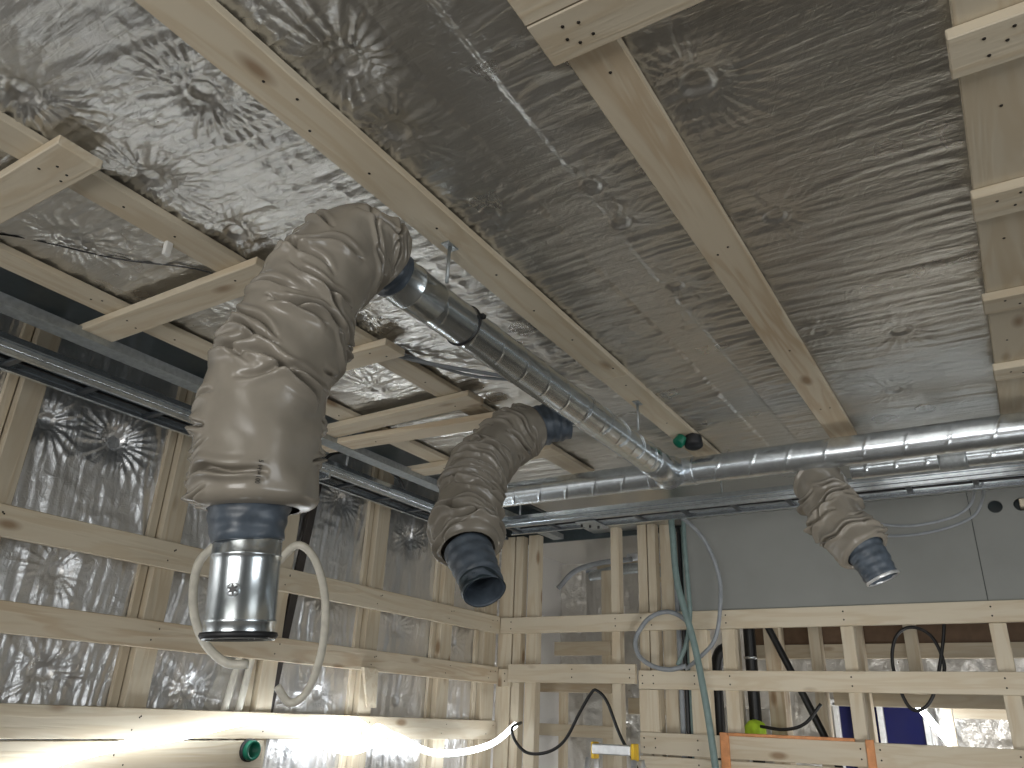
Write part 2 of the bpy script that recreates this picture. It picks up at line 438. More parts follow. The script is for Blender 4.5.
lrail(-.214, -.117, 2.33, 'lowest short pine board on the left wall carrying the round green cap', nl=[(1.7, -.16), (1.74, -.19)])
lab = ['left wall stud nearest the left picture edge, cut by the frame', 'left wall stud directly left of the steel pipe end',
       'left wall stud beside the dark leaning strip', 'left wall stud between the dark strip and the second hanging hose',
       'left wall stud behind the mouth of the second hanging hose', 'left wall stud standing in the far room corner']
for (a, b_), l in zip(studs_l, lab):
    o = board('wall_stud', (XL-.068, XL-.0255, a, b_, -1.6, 1.2), 'wood', l, 'stud', 'vertical studs on the left wall')
    p = board('packing_strip', (XL-.0745, XL-.055, a-.036, a-.005, -1.59, 1.19), 'wood')
    mb = p.matrix_basis.copy(); p.parent = o; p.matrix_basis = o.matrix_basis.inverted() @ mb
o = board('leaning_strip', (XL-.055, XL-.035, -.02, .02, -.60, .60), 'dark_strip', 'dark brown leaning strip crossing behind the rails right of the steel pipe end', 'strip',
      rot=Matrix.Rotation(math.radians(-5.5), 3, 'X'))
o.location = (XL-.041, 2.405, .44)
o = tube('wall_tube', [(XL-.03, 2.17, .2), (XL-.03, 2.12, -.1), (XL-.03, 2.02, -.6)], .014, 'cream'); tag(o, 'left one of two cream conduits slanting down the foil left of the stud', 'conduit', 'cream conduits behind the left rails')
o = tube('wall_tube', [(XL-.03, 2.23, .2), (XL-.03, 2.19, -.1), (XL-.03, 2.10, -.6)], .014, 'cream'); tag(o, 'right one of two cream conduits slanting down beside the stud, close to the dark strip', 'conduit', 'cream conduits behind the left rails')
# tapered shim
bm = bmesh.new()
vs = [bm.verts.new(p) for p in [(XL, 2.84, .19), (XL, 2.94, .19), (XL, 2.96, .02), (XL, 2.90, .02), (XL+.018, 2.84, .19), (XL+.018, 2.94, .19), (XL+.008, 2.96, .02), (XL+.008, 2.90, .02)]]
for f in ((0, 1, 2, 3), (4, 7, 6, 5), (0, 4, 5, 1), (1, 5, 6, 2), (2, 6, 7, 3), (3, 7, 4, 0)): bm.faces.new([vs[i] for i in f])
bmesh.ops.recalc_face_normals(bm, faces=bm.faces)
tag(bm_obj('wooden_shim', bm, M['wood']), 'small tapered pale wood shim hanging under the second left rail', 'shim')
# green cap
g = empty('green_cap', (XL+.001, 2.255, -.15)); tag(g, 'round green cap sticking out of the low board on the left wall', 'cap')
ring_surface('cap_rim', (XL, 2.255, -.15), (1, 0, 0), [(0, .034), (.03, .036), (.034, .034), (.034, .026), (.012, .025), (.012, 0)], 'green', g)
ring_surface('rim_seal', (XL, 2.255, -.15), (1, 0, 0), [(0, .041), (.012, .041), (.014, .037)], 'rubber', g)

# ================================================================= CEILING BATTENS
def batten(x0, x1, y0, y1, label, mat='wood', z=1.0, t=.018, nl=(), name='ceiling_batten', group='long battens under the ceiling foil', bow=0):
    o = board(name, (x0, x1, y0, y1, z, z+t), mat, label, 'batten', group, bow=bow)
    nails(o, [(a, b_, z-.0005) for a, b_ in nl], (0, 0, -1))
    return o
batten(-.988, -.888, -.4, 2.045, 'long pale ceiling batten running beside the straight duct, nearest the big hose', nl=[(-.94, .62), (-.92, .68), (-.945, .9), (-.94, 1.12), (-.93, 1.35), (-.94, 1.55), (-.93, 1.75), (-.91, 1.98), (-.96, .75)])
batten(-.986, -.890, 2.05, 2.99, 'short ceiling batten continuing the one beside the duct, towards the green box', z=1.001, nl=[(-.93, 2.12), (-.94, 2.5)])
batten(-.462, -.370, -.4, 2.93, 'long ceiling batten with knots right of the duct, ending at the cross duct', 'wood_grain', nl=[(-.41, .90), (-.40, 1.5), (-.43, 1.52), (-.41, 2.1), (-.40, 2.6), (-.43, 2.6)])
batten(.084, .18, -.4, 3.0, 'ceiling batten at the right picture edge carrying short cross boards', nl=[(.14, 1.3), (.13, 1.75), (.12, 2.3)])
batten(-1.545, -1.452, -.4, 2.95, 'ceiling batten left of the big hose, crossed by short boards', nl=[(-1.5, .72), (-1.5, .85), (-1.49, 1.3), (-1.5, 1.8)])
batten(-2.02, -1.93, -.4, 3.0, 'ceiling batten at the edge of the raised strip, nearest the left wall', nl=[(-1.97, .93), (-1.95, .95), (-1.98, 1.2), (-1.98, 1.9)])

def cross(x0, x1, y0, y1, z, label, ang=0, tip=0, mat='wood', nl=(), t=.022):
    R = Matrix.Rotation(math.radians(ang), 3, 'Z') @ Matrix.Rotation(math.radians(tip), 3, 'Y')
    o = board('cross_board', (x0, x1, y0, y1, z-t, z), mat, label, 'board', 'cross boards nailed under the battens', rot=R)
    inv = o.matrix_basis
    nails(o, [(a, b_, z-t-.0005+(abs(tip) > 0)*0) for a, b_ in nl], (0, 0, -1))
    return o
q4 = [(-1.50, .02), (-1.47, .05), (-1.51, .07), (-1.46, .015)]
cross(-2.16, -1.39, .515, .605, .999, 'cross board at the far left of the ceiling, its square end with four nails', nl=[(-1.50, .54), (-1.47, .58), (-1.5, .585), (-1.46, .555)])
cross(-2.16, -1.392, 1.0, 1.095, .999, 'cross board touching the left side of the big hose', nl=[(-1.50, 1.03), (-1.47, 1.06), (-1.95, 1.03), (-1.97, 1.07)])
cross(-2.18, -1.40, 1.485, 1.575, .999, 'cross board end showing just right of the big hose', nl=[(-1.48, 1.51), (-1.45, 1.55)])
cross(-2.20, -1.405, 1.93, 2.02, .999, 'upper of two overlapping tilted cross boards between the hoses', ang=-2.5, nl=[(-1.5, 1.97)])
cross(-2.24, -1.40, 2.06, 2.15, .982, 'lower of two overlapping tilted cross boards between the hoses', ang=3.0, mat='wood_grain', nl=[(-1.5, 2.12), (-1.97, 2.1)])
cross(-2.24, -1.42, 2.50, 2.60, .999, 'cross board passing behind the second hanging hose', nl=[(-1.97, 2.54)])
cross(-.475, .7, .735, .825, .999, 'cross board at the top of the picture with a cluster of nails', nl=[(-.425, .76), (-.40, .765), (-.415, .80), (-.39, .795), (-.43, .785)])
cross(-.475, .7, .64, .733, 1.0, 'cross board at the top picture edge, side by side with the nailed one', nl=[(-.42, .70)])
cross(.072, .8, 1.075, 1.17, .999, 'first cross board at the right picture edge, near the top corner', nl=[(.12, 1.10), (.15, 1.12), (.125, 1.14), (.16, 1.095)])
cross(.078, .8, 1.53, 1.62, .999, 'second cross board at the right picture edge', nl=[(.12, 1.56), (.15, 1.59), (.16, 1.55)])
cross(.074, .8, 1.99, 2.07, .999, 'third cross board at the right picture edge, above the big cross duct', nl=[(.12, 2.01), (.15, 2.04)])
cross(.078, .8, 2.45, 2.54, .999, 'fourth cross board at the right picture edge, nearest the big cross duct', nl=[(.12, 2.48), (.15, 2.50)])
o = board('plywood_strip', (.19, .7, .0, 2.6, 1.001, 1.013), 'wood', 'pale sheet board between cross boards at the right picture edge', 'board')
# small bright tag on batten at left
o = bm_obj('plastic_clip', box_bm(.012, .018, .04, .002), M['white'], None, (-1.535, .86, .985)); tag(o, 'tiny white clip on the batten left of the big hose', 'clip')

# galvanised profile along the raised strip
bm = bmesh.new()
prof = [(-2.185, .985), (-2.185, .957), (-2.12, .957), (-2.12, .985), (-2.123, .985), (-2.123, .960), (-2.182, .960), (-2.182, .985)]
lo = [bm.verts.new((x, .2, z)) for x, z in prof]; hi = [bm.verts.new((x, 3.9, z)) for x, z in prof]
for i in range(8): bm.faces.new((lo[i], lo[(i+1) % 8], hi[(i+1) % 8], hi[i]))
bm.faces.new(lo); bm.faces.new(hi[::-1]); bmesh.ops.recalc_face_normals(bm, faces=bm.faces)
tag(bm_obj('ceiling_channel', bm, M['galv_dull']), 'dull grey steel channel running under the cross board ends above the left cable ladder', 'channel')

# ================================================================= CABLE LADDERS
def ladder(name, p0, p1, w, label, along, rungs, seedlab):
    """axis-aligned tray; p0,p1 start/end (near rail), w: signed offset to the far rail"""
    L = (Vector(p1)-Vector(p0)).length; root = empty(name, p0); tag(root, label, 'cable ladder', 'cable ladders below the ceiling')
    def rail(off, flip):
        # folded side profile with a grooved face
        pr = [(0, 0), (-.014*flip, 0), (-.014*flip, .003), (-.002*flip, .003), (-.002*flip, .012), (.003*flip, .014), (.003*flip, .019), (-.002*flip, .021), (-.002*flip, .030), (.003*flip, .032), (.003*flip, .037), (-.002*flip, .039), (-.002*flip, .052), (-.010*flip, .052), (-.010*flip, .055), (.002*flip, .055), (.004*flip, .046), (.0065*flip, .036), (.0065*flip, .033), (.001*flip, .030), (.001*flip, .022), (.0065*flip, .019), (.0065*flip, .015), (.001*flip, .012), (.001*flip, 0)]
        bm = bmesh.new(); A = []; B = []
        for u, v in pr:
            if along == 'y':
                A.append(bm.verts.new((p0[0]+off+u, p0[1], p0[2]+v))); B.append(bm.verts.new((p0[0]+off+u, p1[1], p0[2]+v)))
            else:
                A.append(bm.verts.new((p0[0], p0[1]+off+u, p0[2]+v))); B.append(bm.verts.new((p1[0], p0[1]+off+u, p0[2]+v)))
        n = len(pr)
        for i in range(n): bm.faces.new((A[i], A[(i+1) % n], B[(i+1) % n], B[i]))
        bmesh.ops.recalc_face_normals(bm, faces=bm.faces)
        return bm_obj('side_rail', bm, M['galv'], root, (0, 0, 0))
    def fix(o): o.location = -Vector(root.location); return o
    fl = 1 if w < 0 else -1
    fix(rail(0, fl)); fix(rail(w, -fl))
    for t in rungs:
        c = Vector(p0)+(Vector(p1)-Vector(p0))*(t/L)
        if along == 'y': bm = box_bm(abs(w)-.004, .022, .012, .002); loc = (c.x+w/2, c.y, c.z+.012)
        else: bm = box_bm(.022, abs(w)-.004, .012, .002); loc = (c.x, c.y+w/2, c.z+.012)
        bm_obj('rung', bm, M['galv_dark'], root, loc)
    return root
ladder('cable_ladder', (-2.26, .3, .885), (-2.26, 3.5, .885), -.14, 'galvanised cable ladder running along the left wall under the ceiling', 'y', [.17+.235*i for i in range(14)], 0)
ladder('cable_ladder', (-2.17, 3.26, .885), (1.6, 3.26, .885), .165, 'galvanised cable ladder running along the back wall below the cross duct', 'x', [.05+.232*i for i in range(16)], 0)
# cables lying in the ladders
for i, (dx, r, l) in enumerate([(.035, .005, 'black cable lying along the left cable ladder, nearest its room side'), (.065, .006, 'black cable lying in the middle of the left cable ladder'), (.10, .005, 'black cable lying in the left cable ladder, nearest the wall')]):
    o = tube('cable', [(-2.26-dx+.006*math.sin(k*1.3+i), .3+k*.45, .905+r+.002*math.sin(k)) for k in range(8)], r, 'black'); tag(o, l, 'cable', 'black cables in the left ladder')
for i, (dy, r, l) in enumerate([(.04, .005, 'dark cable lying along the back cable ladder, nearest its room side'), (.085, .006, 'dark cable lying in the middle of the back cable ladder'), (.125, .005, 'dark cable lying in the back cable ladder, nearest the wall')]):
    o = tube('cable', [(-2.1+k*.5, 3.26+dy+.006*math.sin(k*1.3+i), .905+r+.002*math.sin(k)) for k in range(8)], r, 'grey_pl' if i == 1 else 'black'); tag(o, l, 'cable', 'cables in the back ladder')
o = tube('cable', [(-2.32, 2.15, .92), (-2.28, 2.2, .99), (-2.23, 2.35, 1.0), (-2.2, 2.5, .96), (-2.22, 2.58, .93)], .007, 'black'); tag(o, 'thick black cable arching above the left cable ladder between the hoses', 'cable')
# joint plates / bolts
h = empty('splice_plate', (-2.255, 2.16, .885)); tag(h, 'galvanised splice plate with bolts on the left cable ladder', 'bracket')
bm_obj('plate', box_bm(.13, .012, .03, .002), M['galv'], h, (-2.32, 2.16, .88)); 
for k in range(3): ring_surface('bolt', (-2.27-k*.045, 2.16, .876), (0, 0, -1), [(0, .007), (.01, .007), (.011, .0)], 'galv_shiny', h, 12)
h = empty('splice_bracket', (-1.66, 3.28, .885)); tag(h, 'small dark steel bracket hanging under the back cable ladder left of the tee', 'bracket')
bm_obj('plate', box_bm(.10, .16, .006, .001), M['galv_dull'], h, (-1.66, 3.34, .876))
for k in range(3): ring_surface('bolt', (-1.69+k*.03, 3.29+k*.03, .87), (0, 0, -1), [(0, .006), (.012, .006), (.013, .0)], 'black', h, 12)
# threaded hangers
def hanger(x, y, z0, z1, label, r=.005):
    e = empty('hanger_rod', (x, y, z0)); tag(e, label, 'hanger', 'hangers holding ducts and ladders')
    ring_surface('rod', (x, y, z0), (0, 0, 1), [(0, 0), (0, r), (z1-z0, r), (z1-z0, 0)], 'galv_dull', e, 12)
    bm_obj('top_plate', box_bm(.022, .04, .004, .001), M['galv_dull'], e, (x, y, z1-.001))
    return e
hanger(-2.23, 2.22, .935, 1.2, 'steel rod from the raised ceiling strip to the left cable ladder')
hanger(-2.03, 3.27, .93, 1.01, 'short steel rod above the left end of the back cable ladder')
hanger(-.955, 1.19, .90, .999, 'thin steel strap from the batten to the straight duct near the big hose', .004)
hanger(-.955, 2.27, .90, .999, 'thin steel strap from the batten to the straight duct near the tee', .004)
hanger(-.36, 3.27, .93, 1.03, 'pair hanger above the back cable ladder left side, behind the third hose', .006)
hanger(-.31, 3.27, .93, 1.03, 'hanger above the back cable ladder just right of the third hose', .006)
hanger(-1.0, 3.30, .935, 1.03, 'dark hook above the back cable ladder right of the tee', .004)

# ================================================================= DUCTS
d = empty('spiral_duct', (-1.01, 1.08, .872)); tag(d, 'long galvanised spiral duct running from the big hose to the cross duct', 'duct', 'spiral ducts')
spiral_duct('pipe', (-1.01, 1.19, .872), (0, 1, 0), 1.40, .050, 'galv_shiny', d, hand=-1, pitch=.118, rib=.0012)
ring_surface('coupling', (-1.01, 1.06, .872), (0, 1, 0), [(0, .0515), (.06, .0515), (.062, .0535), (.066, .0535), (.068, .0512), (.145, .0512), (.146, .050)], 'galv_shiny', d, 64)
ring_surface('end_coupling', (-1.01, 2.50, .872), (0, 1, 0), [(0, .0505), (.001, .0528), (.20, .0528), (.201, .05)], 'galv', d, 64)
b = empty('tie_band', (-1.01, 1.335, .872)); tag(b, 'thin black band tied round the straight duct near the big hose', 'band')
ring_surface('band', (-1.01, 1.333, .872), (0, 1, 0), [(0, .0505), (0, .0535), (.004, .0535), (.004, .0505)], 'black', b, 48)
bm_obj('clasp', box_bm(.012, .014, .012, .002), M['black'], b, (-.955, 1.338, .885))
for k, (y, a_) in enumerate([(1.95, .5), (2.08, .35), (2.2, .5), (2.33, .4), (2.45, .45), (2.5, .3)]):
    pts = [(-1.01+.053*math.cos(t), y+.012*math.sin(t*2+k), .872+.053*math.sin(t)) for t in np.linspace(-1.2, .9+a_, 9)]
    o = tube('wire_tie', pts, .0014, 'galv', seg=6); tag(o, ['wire wrapped round the straight duct, nearest the second hose collar', 'second wire round the straight duct before the tee', 'third wire round the straight duct before the tee', 'fourth wire round the straight duct before the tee', 'fifth wire round the straight duct before the tee', 'last wire round the straight duct, closest to the tee'][k], 'wire', 'tie wires round the straight duct')
d = empty('spiral_duct', (-2.0, 2.73, .884)); tag(d, 'big galvanised cross duct running along the back wall to the right edge', 'duct', 'spiral ducts')
spiral_duct('pipe', (-2.02, 2.73, .884), (1, 0, 0), 3.4, .0505, 'galv', d, hand=1, pitch=.125, rib=.0016)
ring_surface('tee_sleeve', (-1.10, 2.73, .884), (1, 0, 0), [(0, .0505), (.001, .054), (.004, .055), (.008, .0535), (.172, .0535), (.176, .055), (.18, .054), (.181, .0505)], 'galv', d, 64)
ring_surface('saddle', (-1.01, 2.645, .876), (0, 1, 0), [(0, .0525), (.01, .0525), (.03, .056), (.045, .066)], 'galv', d, 64)
for k, x in enumerate((-1.86, -1.80)):
    pts = [(x+.02*math.sin(t), 2.73+.054*math.cos(t), .884+.054*math.sin(t)) for t in np.linspace(-2.9, 2.2, 12)]
    o = tube('wire_tie', pts, .0016, 'black', seg=6); tag(o, ['black wire loop round the cross duct, close to the second hose', 'black wire loop round the cross duct, second from the hose'][k], 'wire', 'wires on the cross duct')
d = empty('spiral_duct', (-.45, 3.05, .92)); tag(d, 'thinner galvanised duct behind and below the big cross duct, right of the third hose', 'duct', 'spiral ducts')
spiral_duct('pipe', (-.42, 3.02, .905), (1, 0, 0), 1.9, .040, 'galv', d, hand=1, pitch=.10, seg=40)
ring_surface('elbow_joint', (-.13, 3.02, .905), (1, 0, 0), [(0, .04), (.002, .046), (.01, .047), (.07, .0455), (.08, .047), (.088, .046), (.09, .04)], 'galv_dull', d, 40)

# ================================================================= FLEXIBLE HOSES
# 1: big hose by the camera
h = empty('insulated_hose', (-1.01, 1.05, .87)); tag(h, 'biggest beige insulated hose hanging at the left with a shiny steel pipe end', 'hose', 'insulated flexible hoses')
pts = [(-1.01, 1.035, .878), (-1.009, .99, .884), (-1.008, .94, .862), (-1.008, 0.876, 0.765), (-1.008, 0.834, 0.649), (-1.008, 0.801, 0.542), (-1.008, 0.79, 0.452), (-1.008, 0.798, 0.373), (-1.008, 0.807, 0.324), (-1.008, 0.811, 0.292)]
sl, P1, T1 = sleeve('sleeve', pts, (.088, .104), 60, h, taper=(.03, .02), rend=.072, seed=5, noise=.007, depth=(.008, .022), halfw=(.35, 1.15), wid=(.002, .0045), tilt=.05, rings=.001, step=.0022, seg=240)
wrap('duct_collar', [(-1.01, 1.00, .880), (-1.01, 1.05, .875), (-1.01, 1.075, .872)], .056, .0545, h, seed=8)
wrap('tape_collar', [(-1.012, .80, .325), (-1.012, .806, .28), (-1.011, .812, .242)], .070, .056, h, seed=4)
cz = [(-1.011, .812, .252), (-1.008, .824, .093)]
ax = Vector(cz[1])-Vector(cz[0])
L1 = ax.length
ring_surface('steel_pipe', cz[0], ax, [(0, .0525), (.032, .0525), (.033, .0540), (.036, .0540), (.037, .053), (.044, .0535), (.048, .0525), (.128, .0525), (.131, .054), (.135, .054), (.137, .0525), (L1-.004, .0525), (L1, .053), (L1, .051), (L1-.1, .0505)], 'galv_shiny', h, 96)
ring_surface('rubber_seal', Vector(cz[0])+ax*(1-.007/L1), ax, [(-.004, .0525), (-.004, .0565), (.0, .058), (.003, .0565), (.005, .055), (.004, .049), (-.02, .049)], 'rubber', h, 96)
ring_surface('damper_disc', Vector(cz[0])+ax*.5, ax, [(0, 0), (0, .051)], 'inner', h, 48)
# star knob facing the camera side
c0 = Vector(cz[0])+ax*.56
dirn = (Vector((0, 0, 0))-c0); dirn -= ax.normalized()*dirn.dot(ax.normalized()); dirn.normalize()
side = ax.normalized().cross(dirn)
dirn = (dirn+side*.28).normalized()
if True:
    kp = c0+dirn*.0515
    kn = ring_surface('knob_plate', kp, dirn, [(0, .0105), (.002, .0105), (.003, .009), (.003, .0)], 'galv', h, 32)
    bm = bmesh.new(); U = dirn.orthogonal().normalized(); W = dirn.cross(U); vs = []
    for lay in (0.0025, .006):
        vs.append([bm.verts.new(kp+dirn*lay+(U*math.cos(k*PI/6)+W*math.sin(k*PI/6))*(.0088 if k % 2 == 0 else .0038)) for k in range(12)])
    bm.faces.new(vs[0][::-1]); bm.faces.new(vs[1])
    for k in range(12): bm.faces.new((vs[0][k], vs[0][(k+1) % 12], vs[1][(k+1) % 12], vs[1][k]))
    bmesh.ops.recalc_face_normals(bm, faces=bm.faces)
    st = bm_obj('star_screw', bm, M['black'], kn, None); st.location = (0, 0, 0)
    st.location = -Vector(kn.location)-Vector(h.location)
# printed mark running down the sleeve
from mathutils.bvhtree import BVHTree
tc = bpy.data.curves.new('print_mark', 'FONT'); tc.body = '5 H1=100'; tc.size = .0095; tc.extrude = .0003
to = bpy.data.objects.new('tmp', tc); COL.objects.link(to)
dg = bpy.context.evaluated_depsgraph_get(); tme = bpy.data.meshes.new_from_object(to.evaluated_get(dg)); bpy.data.objects.remove(to)
co = np.empty(len(tme.vertices)*3); tme.vertices.foreach_get('co', co); co = co.reshape(-1, 3)
wd_ = co[:, 0].max()
bv = BVHTree.FromPolygons([v.co[:] for v in sl.data.vertices], [p.vertices[:] for p in sl.data.polygons])
org = Vector((0, 0, 0))
a0 = Vector((-1.012, .80, .355)); view = a0.normalized(); right = view.cross(Vector((0, 0, 1))).normalized(); dn = Vector((0, 0, -1))
out = []
for x, y, z in co:
    tpt = a0+dn*((x-wd_/2)*.95)+right*(.010+(y-.005))
    loc, nor, _, _ = bv.ray_cast(tpt-view*.4, view)
    if loc is None: loc = tpt-view*.1; nor = -view
    out.append(loc+nor*(.0016+max(z, 0)))
for v, p in zip(tme.vertices, out): v.co = p
pm = link('printed_mark', tme, M['black'], h); pm['label'] = 'small black printed mark running down the sleeve'

# 2: middle hose
H2 = [(-1.172, 1.929, 0.83), (-1.2, 1.85, 0.77), (-1.22, 1.768, 0.679), (-1.206, 1.679, 0.566), (-1.164, 1.607, 0.457), (-1.129, 1.578, 0.382), (-1.1, 1.566, 0.341), (-1.076, 1.562, 0.303), (-1.056, 1.551, 0.272)]
h = empty('insulated_hose', (-1.07, 2.0, .86)); tag(h, 'middle beige insulated hose curling down with an open dark grey mouth', 'hose', 'insulated flexible hoses')
pts = H2[:6]
sleeve('sleeve', pts, (.076, .083), 30, h, taper=(.012, .02), rend=.068, seed=12, noise=.003, depth=(.014, .026), halfw=(1.2, 2.6), wid=(.0028, .0042), tilt=.015, rings=.001, step=.0022, seg=220)
wrap('duct_collar', [(-1.085, 2.005, .868), (-1.12, 1.975, .855), H2[0]], .060, .066, h, seed=9)
wrap('tape_collar', H2[5:9], .060, .0505, h, seed=2)
wrap('mouth_rim', [H2[7], H2[8]], .0515, .052, h, mat='inner', seed=2)
# 3: right hose
h = empty('insulated_hose', (-.43, 2.73, .85)); tag(h, 'short beige insulated hose hanging from the cross duct in front of the grey board', 'hose', 'insulated flexible hoses')
pts = [(-.505, 2.805, .825), (-.475, 2.765, .736), (-.432, 2.73, .630), (-.392, 2.715, .570), (-.368, 2.707, .535)]
sleeve('sleeve', pts, (.080, .086), 17, h, taper=(.012, .016), rend=.066, seed=23, noise=.004, depth=(.014, .028), halfw=(1.0, 2.2), wid=(.0028, .0042), tilt=.03, rings=.001, step=.0022, seg=220)
wrap('tape_collar', [(-.377, 2.71, .55), (-.357, 2.707, .51), (-.338, 2.707, .468), (-.329, 2.708, .447)], .062, .051, h, seed=5)
ring_surface('mouth_rim', (-.330, 2.708, .450), (.009, .001, -.022), [(-.004, .0512), (0, .0535), (.006, .0535), (.007, .0505), (0, .050)], 'alu', h, 48)

# green/black box on the ceiling
g = empty('junction_box', (-.957, 2.80, .97)); tag(g, 'small round black and green box at the end of the duct-side batten', 'box')
ring_surface('housing', (-.90, 2.66, .99), (.1, -.2, -1), [(0, .032), (.035, .034), (.04, .028), (.04, 0)], 'rubber', g, 24)
ring_surface('cap', (-.935, 2.64, .985), (-.35, -.45, -.6), [(0, .022), (.03, .022), (.032, .018), (.032, 0)], 'green', g, 24)

# ================================================================= BACK WALL
YB = 4.0
def brail(x0, x1, z0, z1, label, y=YB, mat='wood', nx=()):
    o = board('wall_rail', (x0, x1, y, y+.026, z0, z1), mat, label, 'rail', 'horizontal rails on the back wall')
    nails(o, [(x, y-.0005, z0+(z1-z0)*f) for x in nx for f in (.3, .72)], (0, -1, 0), .0042)
    return o
NX = [-2.52, -1.85, -1.70, -1.64, -1.42, -1.24, -.68, -.08]
brail(-2.594, 1.4, .455, .545, 'topmost pine rail across the back wall, right under the grey board', nx=NX)
brail(-2.51, -1.728, .188, .285, 'left length of the second back wall rail, spanning the opening', y=YB-.028, nx=[-2.1, -1.76])
brail(-1.722, 1.4, .165, .256, 'right length of the second back wall rail', nx=[-1.70, -1.64, -1.42, -1.24, -.68, -.08])
brail(-1.722, 1.4, -.137, -.038, 'third pine rail across the back wall, beneath the orange lath', nx=[-1.70, -1.64, -1.42, -.68, -.6, -.08])
brail(-1.722, 1.4, -.245, -.146, 'lowest board across the back wall, at the bottom picture edge', nx=[-1.42])
brail(-2.595, -2.51, .165, .262, 'small end block of rail in the room corner', nx=[-2.55])
SB = [(-2.625, -2.53, 'back wall stud in the room corner, leftmost'), (-2.52, -2.468, 'second back wall stud from the room corner'), (-2.43, -2.36, 'third back wall stud from the room corner, left side of the opening'),
      (-1.885, -1.835, 'back wall stud standing alone in the opening left of the stud group'), (-1.72, -1.667, 'left stud of the group beside the green pipes'), (-1.66, -1.615, 'second stud of the group beside the green pipes'),
      (-1.45, -1.352, 'broad back wall stud at the left edge of the grey board'), (-1.275, -1.210, 'back wall stud above the upright orange lath on the left'), (-.705, -.648, 'back wall stud left of the blue window'),
      (-.10, -.035, 'back wall stud near the right picture edge')]
for x0, x1, l in SB:
    top = 1.03 if x1 < -1.6 else .455
    board('wall_stud', (x0, x1, YB+.027, YB+.085, -1.6, top), 'wood', l, 'stud', 'vertical studs of the back wall')
board('wall_stud', (-1.605, -1.535, YB+.07, YB+.165, -1.6, 1.03), 'wood', 'recessed dark-looking stud directly left of the green pipes', 'stud', 'vertical studs of the back wall')
o = board('packing_board', (-1.72, -1.615, YB, YB+.026, -.036, .163), 'wood', 'short upright pine piece between second and third back rails by the ladder', 'board')
for k, (x, r, m_, l) in enumerate([(-1.515, .014, 'grey_pl', 'grey vertical pipe hard against the recessed stud'), (-1.487, .012, 'black', 'black vertical pipe between the grey and green ones'), (-1.463, .013, 'green_pl', 'green-grey vertical pipe next to the broad stud')]):
    o = tube('vertical_pipe', [(x, YB+.06, 1.0), (x+.003, YB+.06, .3), (x, YB+.06, -1.0)], r, m_, step=.05); tag(o, l, 'pipe', 'pipes rising in the back wall')

# grey wall boards with holes (right)
def holed_board(name, x0, x1, z0, z1, y, t, holes, label):
    bm = bmesh.new()
    outer = [(x0, z0), (x1, z0), (x1, z1), (x0, z1)]
    edges = []
    def loop(pts):
        vs = [bm.verts.new((x, y, z)) for x, z in pts]
        for i in range(len(vs)): edges.append(bm.edges.new((vs[i], vs[(i+1) % len(vs)])))
    loop(outer)
    for hx, hz, hr in holes: loop([(hx+hr*math.cos(k*PI/12), hz+hr*math.sin(k*PI/12)) for k in range(24)])
    bmesh.ops.triangle_fill(bm, use_beauty=True, use_dissolve=False, edges=edges)
    g = bmesh.ops.extrude_face_region(bm, geom=bm.faces[:])
    bmesh.ops.translate(bm, vec=(0, t, 0), verts=[v for v in g['geom'] if isinstance(v, bmesh.types.BMVert)])
    bmesh.ops.recalc_face_normals(bm, faces=bm.faces)
    return tag(bm_obj(name, bm, M['board']), label, 'wall board', kind='structure')
holed_board('wall_back', -1.452, -.086, .5455, 1.04, YB+.012, .013, [], 'grey wall board above the back rails, left of the joint')
holed_board('wall_back', -.083, 1.5, .5455, 1.04, YB+.012, .013, [(.016, .953, .029), (.115, .953, .029)], 'grey wall board with two round holes at the right edge')
o = board('timber_block', (.11, .15, YB-.005, YB+.065, .94, .975), 'wood', 'square pale stick poking out of the right round hole', 'stick')
flat('wall_back', (-2.72, 1.5, YB+.13, YB+.145, 1.0, 1.26), 'shade_dark', 'dark closing strip above the back wall studs', 'wall')
flat('wall_back', (1.5, 3.0, YB, YB+.05, -1.6, 1.04), 'board', 'plain wall beyond the right picture edge', 'wall')
flat('wall_back', (-.2, 1.5, YB+.07, YB+.08, .5455, 1.04), 'shade_dark', 'dark backing added behind the holes as painted shade', 'wall')  # added dark sheet so the holes and joint read as shaded

# orange laths
o = board('orange_lath', (-1.27, -.70, YB-.012, YB+.02, -.0375, -.024), 'wood_orange', 'long orange lath lying on top of the third back rail', 'lath')
o = board('orange_lath', (-1.305, -1.262, YB-.012, YB-.0005, -1.0, -.024), 'wood_orange', 'upright orange lath on the left, next to the long green pipe', 'lath')
o = board('orange_lath', (-.655, -.620, YB-.012, YB-.0005, -1.0, -.027), 'wood_orange', 'upright orange lath on the right, below the blue window', 'lath')

# ================================================================= SPACE BEHIND THE BACK WALL
flat('ceiling', (-2.7, 3.0, 4.15, 9.0, 1.04, 1.08), 'foil_far', 'foil ceiling of the space behind the back wall', 'ceiling')
def foilpanel(name, x0, x1, z0, z1, y, label, seed):
    xs_ = np.arange(x0, x1, .015); zs_ = np.arange(z0, z1, .015)
    A, B = np.meshgrid(xs_, zs_, indexing='ij')
    D = foil_field(B, A, [(z0+(z1-z0)*.6, x0+(x1-x0)*.4, .03, .02)], 0, seed, 2.5)+.008*ridge(B*3+seed, A*9)
    return tag(link(name, grid_mesh(name, np.stack([A, y-D, B], -1)[::-1]), M['foil_far']), label, 'wall', kind='structure')
foilpanel('wall_far', -2.70, -1.88, -1.6, 1.03, 5.3, 'bright crumpled foil seen between the studs right of the opening', 6)
foilpanel('wall_far', -2.7, -2.5, -1.6, 1.03, 4.95, 'dark crumpled foil seen through the left opening', 5)
